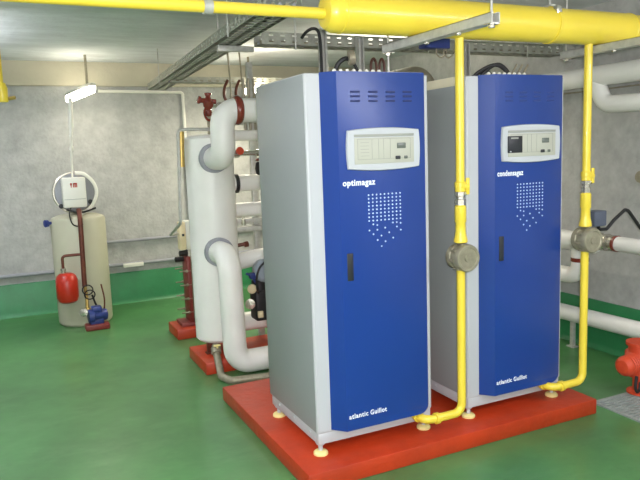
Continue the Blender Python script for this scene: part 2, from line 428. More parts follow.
# ------------------------------------------------------------------ gas header and drop lines
HZ, HY, HR = 2.055, -.1, .087
t = thing('gas_header', 'large yellow gas header drum under the ceiling above the boilers', 'gas header', (.99, HY, HZ-HR))
mb = MB()
pr = [(.030, 0), (.050, .001), (.068, .006), (.078, .020), (HR, .040), (HR, .075), (HR+.0025, .077), (HR+.0025, .083), (HR, .085),
      (HR, 1.835), (HR+.0025, 1.837), (HR+.0025, 1.843), (HR, 1.845), (.084, 1.86), (.078, 1.885), (.06, 1.89)]
mb.lathe((.058, HY, HZ), (1, 0, 0), pr, 40); mb.build('drum', M['yellow'], t)
MB().cyl((-1.9, HY, HZ-.008), (.07, HY, HZ-.008), .024, n=24).build('supply_pipe', M['yellow'], t)
MB().cyl((1.92, HY, HZ+.006), (WX, HY, HZ+.006), .076, n=28).build('end_pipe', M['yellow'], t)
def gas_drop(x, label, zend, xend, zsh):
    t = thing('gas_pipe', label, 'gas pipe', (x, HY, 0.08), 'yellow gas drops from the header')
    r = .0215
    MB().cyl((x, HY, HZ-HR+.004), (x, HY, 1.25+zsh), r, n=20).build('upper_pipe', M['yellow'], t)
    z = 1.25+zsh
    # ball valve
    mb = MB(); mb.lathe((x, HY, z-.045), (0, 0, 1), [(.026, 0), (.026, .02), (.028, .022), (.028, .045), (.0225, .05)], 20)
    v = mb.build('ball_valve', M['yellow'], t)
    mb = MB(); mb.box(x+.024, x+.046, HY-.018, HY-.008, z-.062, z+.022, .005); mb.box(x+.0, x+.04, HY-.026, HY-.01, z-.03, z-.01, .004)
    mb.build('valve_lever', M['yellow'], v)
    mb = MB(); mb.lathe((x, HY, z-.115), (0, 0, 1), [(.021, 0), (.027, .004), (.027, .030), (.021, .034), (.021, .045), (.026, .05), (.026, .068), (.02, .072)], 6)
    mb.cyl((x+.02, HY, z-.055), (x+.034, HY-.01, z-.055), .010, n=10)
    mb.build('nickel_union', M['chrome'], t)
    mb = MB(); mb.lathe((x, HY, z-.30), (0, 0, 1), [(.026, 0), (.034, .004), (.034, .016), (.029, .034), (.026, .055), (.0245, .10), (.0285, .108), (.0285, .18), (.022, .188)], 24)
    mb.build('reducer', M['yellow'], t)
    zc = z-.372
    mb = MB()
    mb.lathe((x+.006, HY+.052, zc), (-.02, -1, 0), [(.03, -.01), (.058, 0), (.064, .006), (.064, .034), (.060, .038), (.060, .074), (.068, .076), (.068, .106), (.064, .112), (.054, .112), (.050, .107), (.02, .106), (.018, .110), (.004, .111)], 36)
    g = mb.build('regulator', M['steel'], t)
    for k in range(8):
        a = 2*PI*k/8+.2
        MB().cyl((x+.006+.067*math.cos(a), HY+.016, zc+.067*math.sin(a)), (x+.004+.067*math.cos(a), HY-.028, zc+.067*math.sin(a)), .006, n=8).build('regulator_bolt', M['steel'], g)
    mb = MB(); mb.tube([(x, HY, zc-.05), (x, HY, zend), (xend, HY, zend), (xend, .0, zend)], r, 20, .05, 9)
    mb.build('lower_pipe', M['yellow'], t)
    mb = MB(); mb.lathe((xend+.055, HY, zend), (1, 0, 0), [(.0225, 0), (.029, .003), (.029, .022), (.0225, .025)], 20); mb.build('elbow_socket', M['yellow'], t)
    mb = MB(); mb.lathe((xend, HY+.055, zend), (0, 1, 0), [(.0225, 0), (.029, .003), (.029, .022), (.0225, .025)], 20)
    mb.build('elbow_socket', M['yellow'], t)
    return t
gas_drop(.776, 'yellow gas pipe standing between the two boilers, with round grey regulator', .104, .552, .035)
gas_drop(1.622, 'yellow gas pipe to the right of the right boiler, with round grey regulator', .112, 1.395, .045)

# hangers of the header
def strut_rail(x, label, low):
    t = thing('strut_hanger', label, 'hanger', (x, -.28, 1.925), 'galvanised hangers under the gas header')
    mb = MB(); zz = 1.945
    mb.box(x-.020, x+.020, -.68, .13, zz-.020, zz-.017); mb.box(x-.020, x-.0175, -.68, .13, zz-.02, zz+.02); mb.box(x+.0175, x+.020, -.68, .13, zz-.02, zz+.02)
    mb.box(x-.02, x-.010, -.68, .13, zz+.0175, zz+.02); mb.box(x+.010, x+.02, -.68, .13, zz+.0175, zz+.02)
    mb.build('rail', M['galv'], t)
    for yy in (-.655, .105):
        MB().cyl((x, yy, low if yy > 0 else 1.91), (x, yy, CEIL), .005, n=8).build('threaded_rod', M['galv'], t)
        mb = MB(); mb.lathe((x, yy, zz-.034), (0, 0, 1), [(.013, 0), (.013, .012)], 6); mb.box(x-.022, x+.022, yy-.02, yy+.02, zz-.0225, zz-.02)
        mb.build('nut', M['chrome'], t)
    for yy in (-.45, -.22):
        mb = MB(); mb.lathe((x, yy, zz-.030), (0, 0, 1), [(.009, 0), (.012, .003), (.012, .011)], 12); mb.build('bolt', M['chrome'], t)
    return t
strut_rail(.505, 'slotted steel hanger under the yellow drum, above the left boiler', 1.813)
strut_rail(1.672, 'slotted steel hanger under the right end of the yellow drum', 1.91)
def pipe_clamp(x, z, r, label, c=M['galv'], wd=.018):
    t = thing('pipe_clamp', label, 'clamp', (x, HY, z-r))
    mb = MB(); mb.lathe((x-wd, HY, z), (1, 0, 0), [(r+.001, 0), (r+.005, 0), (r+.005, 2*wd), (r+.001, 2*wd)], 28)
    mb.build('ring', c, t)
    mb = MB(); mb.cyl((x, HY, z+r), (x, HY, CEIL), .005, n=8); mb.box(x-.014, x+.014, HY-.025, HY+.025, z+r+.004, z+r+.014)
    mb.build('hanging_rod', M['galv'], t)
    if wd < .012:
        MB().box(x-.022, x+.012, HY-.075, HY-.045, z+.045, z+.085, .004).build('saddle', M['chrome'], t)
pipe_clamp(-.452, HZ-.008, .024, 'steel clamp on the thin yellow supply pipe')
pipe_clamp(1.345, HZ, HR, 'steel clamp around the thick yellow drum near the ceiling', M['yellow'], .010)

# ------------------------------------------------------------------ cable trays
def tray(name, label, axis, a, b, c0, c1, z, h, hanger_at, wires=0):
    """perforated tray along axis from a to b, between c0 and c1 across"""
    P = (lambda t_, c, zz: (t_, c, zz)) if axis == 'x' else (lambda t_, c, zz: (c, t_, zz))
    t = thing(name, label, 'cable tray', P((a+b)/2, (c0+c1)/2, z), 'galvanised cable trays')
    mb = MB()
    def bx(t0, t1, cc0, cc1, z0, z1):
        p, q = P(t0, cc0, z0), P(t1, cc1, z1)
        mb.box(min(p[0], q[0]), max(p[0], q[0]), min(p[1], q[1]), max(p[1], q[1]), z0, z1)
    step, slot = .075, .030
    for cc in (c0, c1):                           # slotted side walls
        bx(a, b, cc-.0012, cc+.0012, z, z+h*.18); bx(a, b, cc-.0012, cc+.0012, z+h*.40, z+h*.60); bx(a, b, cc-.0012, cc+.0012, z+h*.82, z+h)
        n = int((b-a)/step)
        for k in range(n+1):
            t0 = a+k*step; bx(t0, min(t0+step-slot, b), cc-.0012, cc+.0012, z+h*.18, z+h*.40); bx(t0, min(t0+step-slot, b), cc-.0012, cc+.0012, z+h*.60, z+h*.82)
    wdt = c1-c0                                   # slotted bottom
    for q in (0, .42, .84): bx(a, b, c0+wdt*q, c0+wdt*(q+.16), z, z+.002)
    n = int((b-a)/step)
    for k in range(n+1):
        t0 = a+k*step; bx(t0, min(t0+step-slot, b), c0, c1, z, z+.002)
    mb.build('tray', M['tray'], t)
    for k in range(wires):
        cc = c0+wdt*(.2+.6*k/max(1, wires-1)); mb = MB()
        mb.cyl(P(a, cc, z+.014), P(b, cc, z+.014), .011, n=8); mb.build('cable', M['collar'] if k % 2 else M['steel'], t)
    for hh in hanger_at:
        mb = MB(); mb.cyl(P(hh, c0-.02, z-.03), P(hh, c0-.02, CEIL), .005, n=8); mb.build('hanging_rod', M['galv'], t)
    return t
ct = tray('cable_tray', 'perforated cable tray running away to the back wall left of the boilers', 'y', .26, 4.30, .060, .240, 2.14, .06, (.9, 3.4), 4)
ct.rotation_euler = (0, 0, math.radians(-3.4))
tray('cable_tray', 'perforated cable tray running across behind the yellow drum above both boilers', 'x', .192, 2.56, 1.0, 1.13, 2.094, .070, (.4, 2.2), 3)
tray('cable_tray', 'short perforated cable tray near the back wall, behind the white tank', 'x', .20, 1.30, 3.35, 3.47, 2.12, .05, (.75,), 2)
# cross bracket under the long tray
t = thing('tray_bracket', 'pale short strut bracket under the tray left of the left boiler', 'bracket', (.14, 1.37, 2.11))
MB().box(.035, .27, 1.345, 1.385, 2.10, 2.135, .003).build('rail', M['galv'], t)
MB().cyl((.045, 1.365, 2.10), (.045, 1.365, CEIL), .004, n=8).build('hanging_rod', M['galv'], t)
# upright channels that carry the cross tray
def channel(x, y, z0, z1, label):
    mb = MB(); mb.box(x-.021, x+.021, y+.018, y+.021, z0, z1); mb.box(x-.021, x-.018, y-.02, y+.02, z0, z1); mb.box(x+.018, x+.021, y-.02, y+.02, z0, z1)
    mb.box(x-.021, x-.010, y-.021, y-.018, z0, z1); mb.box(x+.010, x+.021, y-.021, y-.018, z0, z1)
    mb.box(x-.03, x+.03, y-.025, y+.025, z0-.006, z0)
    tag(mb.build('channel_post', M['galv'], None), label, 'channel post', 'upright steel channels behind the boilers')
channel(.572, .968, .006, 2.19, 'upright steel channel with black hose, left end above the left boiler')
channel(.829, .968, .006, 2.15, 'upright steel channel rising above the middle of the left boiler')
channel(1.645, .968, .006, 2.14, 'upright steel channel rising above the right boiler')
# hoses and cables over the boilers
def cable(name, label, pts, r, m_, cat='cable', group=None):
    mb = MB(); mb.curve(pts, r, 10); return tag(mb.build(name, m_), label, cat, group)
cable('black_hose', 'black hose hooked over the upright channel behind the left boiler', [(.445, .99, 2.135), (.460, .95, 2.165), (.490, .92, 2.18), (.522, .92, 2.165), (.535, .92, 2.10), (.537, .92, 1.95), (.538, .92, 1.75), (.54, .85, 1.55), (.54, .62, 1.5)], .0095, M['black'], 'hose')
t = thing('cable_plug', 'black looped cable with grey round plug on top of the left boiler', 'cable', (.29, .14, ZT+.002))
MB().curve([(.225, .16, ZT), (.25, .15, 1.87), (.28, .14, 1.895), (.305, .14, 1.895)], .011, 10).build('cable', M['black'], t)
MB().lathe((.300, .14, 1.90), (1, -.3, .1), [(.02, 0), (.036, .004), (.036, .03), (.024, .034)], 20).build('plug', M['steel'], t)
MB().curve([(.32, .14, 1.89), (.335, .13, 1.86), (.352, .12, ZT)], .008, 8).build('cable', M['black'], t)
for k, (a, b, lab) in enumerate(((.415, .445, 'left brown copper loop on top of the left boiler'), (.463, .49, 'right brown copper loop on top of the left boiler'))):
    cable('copper_loop', lab, [(a, .12, ZT-.002), (a, .12, 1.865), (a+.006, .12, 1.888), ((a+b)/2, .12, 1.897), (b-.006, .12, 1.888), (b, .12, 1.865), (b, .12, ZT-.002)], .0065, M['darkcopper'], 'pipe loop', 'copper loops on the left boiler')
for k, (a, b, h, lab) in enumerate(((1.08, 1.29, .075, 'longest black cable arching over the top of the right boiler'), (1.15, 1.33, .085, 'rear black cable arching over the right boiler, ending furthest right'), (1.11, 1.25, .055, 'lowest of the black cables arching over the right boiler'))):
    yy = .14+.035*k
    cable('black_cable', lab, [(a, yy+.06, ZT), (a+.03, yy+.03, ZT+h*.55), ((a+b)/2, yy, ZT+h), (b-.03, yy, ZT+h*.7), (b, yy-.02, ZT)], .009, M['black'], 'cable', 'black cables over the right boiler')
for k, gx in enumerate((1.36, 1.40, 1.44)):
    cable('grey_cable', 'grey cable tail standing up at the back of the right boiler top', [(gx, .2, ZT), (gx+.01, .2, 1.85), (gx+.03, .2, 1.885), (gx+.04, .2, 1.90)], .006, M['steel'], 'cable', 'grey cable tails on the right boiler')
# flue duct behind, dark blue box with wires under the rail
t = thing('flue_duct', 'grey flue duct behind the gap between the two boilers', 'flue', (1.27, .95, 1.75))
mb = MB(); mb.tube([(1.27, WY, 1.895), (1.27, .93, 1.895), (1.27, .93, 1.45), (1.27, .60, 1.40)], .098, 28, .12, 9); mb.build('duct', M['steel'], t)
mb = MB(); mb.lathe((1.27, .93, 1.66), (0, 0, 1), [(.098, 0), (.115, .005), (.115, .05), (.098, .055)], 28); mb.build('collar', M['steel'], t)
t = thing('blue_box', 'dark blue box with hanging wires under the gas drum between the boilers', 'junction box', (.88, .3, 1.985))
MB().box(.84, 1.00, .27, .34, 1.985, 2.045, .006).build('box', M['bluepump'], t)
for dx_ in (0, .05): MB().curve([(0.93+dx_, .30, 1.99), (0.93+dx_, .30, 1.96), (0.96+dx_, .30, 1.94), (0.995+dx_, .30, 1.965), (0.99+dx_, .3, 1.99)], .004, 8).build('wire', M['steel'], t)
MB().cyl((.92, .30, 2.04), (.92, .30, CEIL), .008, n=8).build('conduit', M['galv'], t)

# ------------------------------------------------------------------ white tank and its insulated pipes
TX, TY, TR = .125, 2.0, .175
t = thing('insulated_tank', 'tall white insulated cylindrical tank standing on short legs left of the boilers', 'tank', (TX, TY, 0))
mb = MB(); mb.lathe((TX, TY, .085), (0, 0, 1), [(.10, -.008), (TR-.02, 0), (TR, .02), (TR, 1.49), (TR-.02, 1.508), (.05, 1.52)], 48); mb.build('jacket', M['white'], t)
for a in (-2.5, -.6, 1.57):
    mb = MB(); lx, ly = TX+.13*math.cos(a), TY+.13*math.sin(a); mb.box(lx-.018, lx+.018, ly-.018, ly+.018, .005, .10); mb.box(lx-.03, lx+.03, ly-.03, ly+.03, 0, .008); mb.build('leg', M['copper'], t)
PYc = 1.58; PX = .105; PR = .082
for zc, nm in ((1.435, 'upper'), (.765, 'lower')):
    mb = MB(); mb.lathe((PX, TY-TR-.03, zc), (0, 1, 0), [(PR+.001, 0), (PR+.022, .002), (PR+.022, .05), (PR+.001, .05)], 36); mb.build('collar', M['collar'], t)
mb = MB(); mb.cyl((TX+TR-.03, TY-.06, .78), (TX+TR+.04, TY-.08, .79), .014, n=12); mb.lathe((TX+TR+.03, TY-.08, .785), (1, 0, .1), [(.014, 0), (.022, .003), (.022, .03), (.014, .034)], 12)
mb.build('sensor_pocket', M['copper'], t)
t = thing('insulated_pipe', 'thick white insulated pipe bending from the top of the tank behind the left boiler', 'pipe', (PX, PYc, 1.42))
mb = MB(); mb.tube([(.55, .63, 1.75), (.55, PYc, 1.75), (PX, PYc, 1.75), (PX, PYc, 1.435), (PX, TY-TR+.02, 1.435)], PR, 28, .11, 9); mb.build('jacket', M['white'], t)
mb = MB(); mb.lathe((.185, PYc, 1.75), (1, 0, 0), [(PR-.01, 0), (PR+.008, .006), (PR+.016, .018), (PR+.018, .029), (PR+.016, .040), (PR+.008, .052), (PR-.01, .058)], 32); mb.build('band', M['redband'], t)
t = thing('insulated_pipe', 'thick white insulated pipe dropping from the tank side to the floor behind the left boiler', 'pipe', (PX, PYc, FZ))
mb = MB(); mb.tube([(PX-.005, TY-TR+.02, .765), (PX-.005, PYc, .765), (PX+.005, PYc, .005), (.55, PYc, .005), (.55, 1.3, .005), (.55, 1.3, .25), (.55, .63, .25)], PR, 28, .11, 9); mb.build('jacket', M['white'], t)
# grey drain run
t = thing('drain_pipe', 'grey steel drain pipe with valve along the floor behind the red plinth', 'pipe', (.1, 1.45, FZ))
mb = MB(); mb.tube([(.03, 1.80, .09), (.02, 1.74, .03), (-.01, 1.55, -.062), (.02, 1.43, -.062), (.50, 1.34, -.062)], .026, 14, .04, 6); mb.build('run', M['steel'], t)
mb = MB(); mb.lathe((.027, 1.785, .078), (-.01, -.06, -.06), [(.026, 0), (.036, .004), (.036, .05), (.026, .054)], 14); mb.build('valve', M['steel'], t)
mb = MB(); mb.cyl((.027, 1.755, .05), (.027, 1.74, .105), .008, n=8); mb.box(.0, .05, 1.728, 1.748, .098, .11, .004); mb.build('valve_handle', M['pad'], t)

# pipework behind the tank, seen through the gap
def xpipe(x0, x1, y, z, r, label, rings=(), name='insulated_pipe', m_='white'):
    t = thing(name, label, 'pipe', ((x0+x1)/2, y, z-r), 'white insulated pipes behind the tank')
    MB().cyl((x0, y, z), (x1, y, z), r, n=24).build('jacket', M[m_], t)
    for rx in rings:
        MB().lathe((rx, y, z), (1, 0, 0), [(r, 0), (r+.012, .002), (r+.012, .026), (r, .028)], 24).build('flange', M['black'], t)
xpipe(.29, 2.6, 2.10, 1.595, .040, 'white insulated pipe behind the tank, uppermost through the gap')
xpipe(.29, 2.6, 2.10, 1.235, .062, 'white insulated pipe with black flange behind the tank at mid height', (.335,))
xpipe(.29, 2.6, 2.10, 1.03, .055, 'white insulated pipe behind the tank, below the black flanged one', ())
xpipe(.25, 2.45, 2.05, .165, .072, 'white insulated pipe close to the floor behind the tank')
t = thing('insulated_pipe', 'white insulated pipe from the tank foot side up to the black pump', 'pipe', (.4, 1.95, .6))
mb = MB(); mb.tube([(TX+.16, TY-.05, .655), (.44, 1.93, .68), (.80, 1.90, .70)], .062, 24, .05, 5); mb.build('jacket', M['white'], t)
t = thing('valve', 'orange handled valve on the pipework through the gap beside the boiler', 'valve', (.4, 2.0, 1.42))
MB().lathe((.30, 2.0, 1.46), (1, 0, 0), [(.02, 0), (.03, .004), (.03, .05), (.018, .06), (.018, .18), (.026, .19), (.026, .22)], 16).build('body', M['chrome'], t)
MB().lathe((.345, 1.965, 1.475), (0, -1, .3), [(.012, -.03), (.012, 0), (.028, .004), (.030, .02), (.01, .024)], 16).build('handwheel', M['orange'], t)
t = thing('pipe_rack', 'galvanised strut rack standing behind the white tank', 'rack', (.55, 2.3, FZ))
MB().box(.535, .58, 2.24, 2.285, FZ, 2.16, .002).build('upright', M['galv'], t)
MB().box(1.2, 1.245, 2.24, 2.285, FZ, 2.16, .002).build('upright', M['galv'], t)
for zz in (1.70, .93, .865): MB().box(.33, 1.3, 2.20, 2.24, zz-.02, zz+.02, .002).build('crossbar', M['galv'], t)
t = thing('circulator_pump', 'black bodied pump with grey round casing between tank and boiler', 'pump', (.46, 1.86, .2))
mb = MB(); mb.lathe((.475, 1.80, .60), (0, -1, .1), [(.03, -.04), (.078, 0), (.085, .01), (.085, .07), (.07, .09), (.02, .094)], 32); mb.build('casing', M['meter'], t)
mb = MB(); mb.box(.405, .53, 1.78, 1.92, .22, .45, .02, 3); mb.lathe((.465, 1.85, .44), (0, 0, 1), [(.06, 0), (.06, .08), (.04, .09)], 20); mb.build('motor', M['black'], t)
MB().box(.415, .455, 1.765, 1.785, .25, .30, .004).build('plate', M['beige'], t)
mb = MB(); mb.lathe((.385, 1.79, .475), (-.4, -1, 0), [(.012, -.05), (.02, 0), (.034, .006), (.034, .03), (.02, .04)], 16); mb.build('knob', M['beige'], t)
mb = MB(); mb.lathe((.365, 1.79, .365), (-.4, -1, 0), [(.012, -.06), (.024, 0), (.038, .004), (.038, .03), (.01, .034)], 16); mb.build('gauge', M['chrome'], t)
mb = MB(); mb.tube([(.365, 1.82, .365), (.42, 1.85, .37)], .014, 10); mb.tube([(.385, 1.82, .475), (.43, 1.85, .46)], .014, 10); mb.build('stub', M['brass'], t)
mb = MB(); mb.curve([(.47, 1.69, .69), (.41, 1.68, .64), (.385, 1.68, .57), (.39, 1.70, .50), (.42, 1.75, .44)], .008, 8); mb.build('lead', M['black'], t)
mb = MB(); mb.box(.355, .40, 1.73, 1.77, .555, .60, .006); mb.curve([(.33, 1.75, .60), (.37, 1.74, .57), (.40, 1.74, .52)], .009, 8); mb.build('blue_lever', M['bluepump'], t)
t.location.x -= .055
t = thing('gauge', 'small grey pressure gauge on the strut frame beside the tank', 'gauge', (.42, 2.0, .98))
mb = MB(); mb.lathe((.425, 2.19, 1.02), (0, -1, 0), [(.03, 0), (.045, .004), (.045, .03), (.038, .034), (.01, .032)], 24); mb.build('dial', M['steel'], t)
mb = MB(); mb.cyl((.425, 2.19, 1.0), (.425, 2.19, .93), .009, n=10); mb.lathe((.425, 2.19, .90), (0, 0, 1), [(.016, 0), (.018, .04)], 10); mb.build('stem', M['chrome'], t)
t = thing('isolating_valve', 'black valve with red handle on upright pipe in the gap', 'valve', (.50, 1.96, 1.30))
MB().lathe((.505, 1.97, 1.295), (0, 0, 1), [(.02, 0), (.032, .01), (.04, .05), (.032, .09), (.02, .1)], 16).build('body', M['black'], t)
MB().box(.47, .54, 1.95, 1.985, 1.40, 1.42, .006).build('handle', M['redband'], t)
# brown vent assembly on top of the tank
t = thing('air_vent_valve', 'brown red vent valve with small gauge above the white tank', 'valve', (.12, 1.95, 1.66))
mb = MB(); mb.lathe((.12, 1.93, 1.73), (0, 0, 1), [(.012, 0), (.02, .01), (.024, .03), (.018, .05), (.036, .07), (.040, .10), (.024, .12), (.018, .145), (.026, .15), (.026, .165), (.01, .17)], 16)
mb.cyl((.06, 1.93, 1.845), (.175, 1.93, 1.835), .018, n=12); mb.lathe((.06, 1.93, 1.845), (-1, 0, .3), [(.018, -.01), (.028, 0), (.028, .018), (.01, .022)], 12); mb.build('body', M['redband'], t)
mb = MB(); mb.curve([(.105, 1.93, 1.80), (.085, 1.92, 1.76), (.10, 1.915, 1.71), (.135, 1.915, 1.70)], .009, 8); mb.build('lever', M['redband'], t)
mb = MB(); mb.lathe((.19, 1.90, 1.80), (0, -1, .1), [(.014, 0), (.026, .004), (.026, .02), (.01, .022)], 16); mb.cyl((.12, 1.93, 1.80), (.19, 1.90, 1.80), .008, n=8); mb.build('gauge', M['chrome'], t)
mb = MB(); mb.cyl((.12, 1.95, 1.60), (.12, 1.935, 1.74), .012, n=12); mb.build('stem', M['steel'], t)
# thin pipes left of the tank
mb = MB(); mb.tube([(.15, 1.95, 1.66), (.14, 1.93, 1.64), (-.10, 1.97, 1.645), (-.125, 1.97, .98), (-.02, 2.80, .80), (.06, 2.84, .80)], .012, 10, .03, 5)
tag(mb.build('thin_pipe', M['galv']), 'thin grey pipe running down the left side of the white tank', 'pipe')
mb = MB(); mb.cyl((-.085, 1.99, 1.38), (-.075, 1.99, 1.63), .022, n=12)
tag(mb.build('brass_tube', M['brass']), 'short brass coloured tube beside the white tank', 'tube')
mb = MB(); mb.tube([(-.30, WY-.04, 2.135), (.565, WY-.04, 2.125), (.565, WY-.04, .62)], .016, 10, .03, 5)
tag(mb.build('wall_conduit', M['whiteplastic']), 'pale conduit along the top of the back wall turning down behind the tank', 'conduit')
for k, (hx_, lab) in enumerate(((.43, 'left copper hose loop under the tray behind the tank'), (.53, 'right copper hose loop under the tray behind the tank'))):
    t = thing('copper_loop', lab, 'pipe loop', (hx_, 2.5, 1.85), 'copper loops above the tank')
    MB().curve([(hx_+.03, 2.5, 2.05), (hx_, 2.5, 1.99), (hx_-.01, 2.49, 1.92), (hx_+.015, 2.48, 1.86)], .012, 8).build('hose', M['copper'], t)
    MB().curve([(hx_+.03, 2.5, CEIL), (hx_+.05, 2.5, 2.02), (hx_+.045, 2.5, 1.90), (hx_+.02, 2.48, 1.85)], .007, 8).build('pipe', M['steel'], t)
for k, hx_ in enumerate((.45, .49, .53)):
    tag(MB().cyl((hx_, 2.1, 1.63), (hx_, 2.1, 2.02), .010, n=10).build('riser_pipe', M['steel']), 'grey riser pipe standing on the uppermost white pipe behind the tank', 'pipe', 'riser pipes behind the tank')

# ------------------------------------------------------------------ plate heat exchanger
t = thing('plate_heat_exchanger', 'dark red plate heat exchanger standing left of the white tank', 'heat exchanger', (.13, 2.86, 0))
MB().box(.10, .13, 2.77, 2.95, .03, .60, .004).build('end_plate', M['maroon'], t)
MB().box(.30, .33, 2.77, 2.95, .03, .60, .004).build('end_plate', M['maroon'], t)
mb = MB()
for k in range(16): mb.box(.132+k*.0104, .138+k*.0104, 2.785, 2.935, .06, .58)
mb.build('plate_pack', M['steel'], t)
for zz in (.12, .24, .36, .48):
    for yy in (2.775, 2.945):
        mb = MB(); mb.cyl((.03, yy, zz), (.36, yy, zz), .006, n=8); mb.lathe((.085, yy, zz), (1, 0, 0), [(.013, 0), (.013, .014)], 6); mb.build('tie_bolt', M['steel'], t)
mb = MB(); mb.box(.02, .36, 2.75, 2.97, 0, .03, .004); mb.build('foot_plate', M['maroon'], t)
mb = MB(); mb.cyl((.115, 2.84, .60), (.115, 2.84, .68), .012, n=10); mb.lathe((.10, 2.82, .63), (-1, 0, 0), [(.02, -.02), (.024, 0), (.024, .05), (.014, .055)], 12); mb.lathe((.10, 2.90, .57), (-1, 0, 0), [(.02, -.02), (.024, 0), (.024, .07), (.014, .075)], 12)
mb.build('connection', M['black'], t)
t = thing('control_box', 'beige and grey control box above the plate heat exchanger', 'control box', (.14, 2.85, .66))
MB().box(.055, .11, 2.79, 2.88, .66, .90, .01).build('cover', M['beige'], t)
MB().box(.11, .22, 2.79, 2.92, .66, .905, .008).build('housing', M['whiteplastic'], t)
mb = MB(); mb.box(.075, .095, 2.785, 2.792, .78, .80); mb.cyl((.16, 2.79, .69), (.16, 2.78, .69), .016, n=12); mb.build('knob', M['darkplastic'], t)

# ------------------------------------------------------------------ water heater by the back wall
HX, HYc, HRr = -.650, 3.86, .246
t = thing('water_heater', 'beige cylindrical water heater standing by the back wall on the left', 'water heater', (HX, HYc, FZ))
mb = MB(); mb.lathe((HX, HYc, FZ), (0, 0, 1), [(HRr-.02, 0), (HRr-.006, .012), (HRr, .03), (HRr, .985), (HRr-.012, 1.01), (HRr-.06, 1.03), (.03, 1.04)], 48); mb.build('jacket', M['heater'], t)
mb = MB(); mb.lathe((HX-.01, HYc+.02, 1.155), (0, -1, 0), [(.15, -.02), (.19, 0), (.196, .02), (.190, .07), (.17, .085), (.03, .075)], 40); hd = mb.build('top_flange', M['collar'], t)
MB().torus((HX-.01, HYc-.055, 1.155), (0, 1, 0), .186, .012).build('rim', M['chrome'], hd)
mb = MB(); mb.box(-.775, -.570, HYc-.17, HYc-.05, 1.02, 1.295, .012); cb = mb.build('control_box', M['whiteplastic'], t)
for q, (a, b, z0, z1) in enumerate(((-.705, -.690, 1.205, 1.245), (-.679, -.645, 1.205, 1.245))):
    mb = MB()
    if q == 0: mb.box(a, b, HYc-.1725, HYc-.168, z0+.02, z1); mb.box(a+.004, b-.004, HYc-.1725, HYc-.168, z0, z1)
    else:
        mb.box(a, b, HYc-.1725, HYc-.168, z1-.012, z1)
        for k in range(3): mb.box(a+k*.013, a+k*.013+.008, HYc-.1725, HYc-.168, z0, z1)
    mb.build('red_mark', M['redprint'], cb)
MB().box(-.765, -.580, HYc-.172, HYc-.168, 1.095, 1.099).build('seam', M['panelline'], cb)
mb = MB(); mb.curve([(HX+.0, HYc-.10, 1.335), (HX+.08, HYc-.11, 1.32), (HX+.155, HYc-.11, 1.24), (HX+.175, HYc-.11, 1.14), (HX+.13, HYc-.11, 1.03), (HX+.05, HYc-.11, .965), (HX, HYc-.12, .945)], .016, 12); mb.build('hose', M['whiteplastic'], t)
mb = MB(); mb.curve([(HX-.06, HYc-.15, 1.03), (HX-.085, HYc-.2, .96), (HX-.07, HYc-.25, .88), (HX-.02, HYc-.255, .855), (HX+.02, HYc-.25, .87)], .006, 8); mb.curve([(HX-.1, HYc-.11, 1.0), (HX+.02, HYc-.14, .97), (HX+.16, HYc-.1, 1.0)], .009, 8); mb.build('lead', M['black'], t)
for kx, kz in ((HX-.14, 1.035), (HX+.12, 1.06)):
    MB().lathe((kx, HYc-.06, kz), (0, -1, 0), [(.018, 0), (.022, .004), (.022, .03), (.01, .034)], 14).build('knob', M['darkplastic'], t)
mb = MB(); mb.cyl((-.87, HYc-.05, .885), (-.93, HYc-.08, .885), .014, n=10); mb.lathe((-.915, HYc-.075, .885), (-1, -.5, 0), [(.014, 0), (.032, .004), (.034, .03), (.02, .036)], 16); mb.build('thermostat_knob', M['bluepump'], t)
# brown pipe down the front, with vessel
t = thing('copper_pipe', 'dark brown pipe running down the front of the beige water heater', 'pipe', (HX, HYc-.27, .2))
yF = HYc-HRr-.035
mb = MB(); mb.tube([(-.652, yF+.08, 1.0), (-.655, yF, .93), (-.665, yF, .30)], .022, 14, .04, 5); mb.build('riser', M['copper'], t)
mb = MB(); mb.tube([(-.662, yF, .60), (-.835, yF-.0, .60), (-.835, yF-.0, .46)], .013, 12, .03, 5); mb.build('branch', M['copper'], t)
mb = MB(); mb.tube([(-.665, yF, .32), (-.655, yF, .20), (-.66, yF-.02, .085)], .015, 12, .03, 5); mb.lathe((-.655, yF-.02, .10), (0, -.3, -1), [(.02, 0), (.03, .005), (.03, .03), (.02, .035)], 14); mb.build('tail', M['brass'], t)
mb = MB(); mb.torus((-.645, yF-.03, .27), (.1, 1, 0), .045, .006, 24, 8); mb.torus((-.63, yF-.035, .225), (.1, 1, .2), .045, .006, 24, 8); mb.curve([(-.61, yF-.03, .22), (-.585, yF-.03, .13), (-.56, yF-.04, .07)], .009, 8); mb.build('coiled_lead', M['black'], t)
t = thing('expansion_vessel', 'small red expansion vessel hanging in front of the water heater', 'vessel', (-.845, yF, .12))
mb = MB(); mb.lathe((-.835, yF, .165), (0, 0, 1), [(.02, 0), (.06, .006), (.083, .022), (.092, .05), (.095, .055), (.095, .215), (.092, .22), (.083, .25), (.06, .272), (.02, .28)], 36); mb.build('tank', M['redvessel'], t); t.location.x += .02
mb = MB(); mb.lathe((-.835, yF, .435), (0, 0, 1), [(.018, 0), (.018, .03), (.024, .032), (.024, .05), (.015, .054)], 12); mb.build('fitting', M['chrome'], t)
cp = t = thing('charging_pump', 'small blue pump on maroon base in front of the water heater', 'pump', (-.56, 3.33, FZ))
mb = MB(); mb.box(-.665, -.455, 3.28, 3.40, FZ, FZ+.055, .01); mb.build('base', M['maroon'], t)
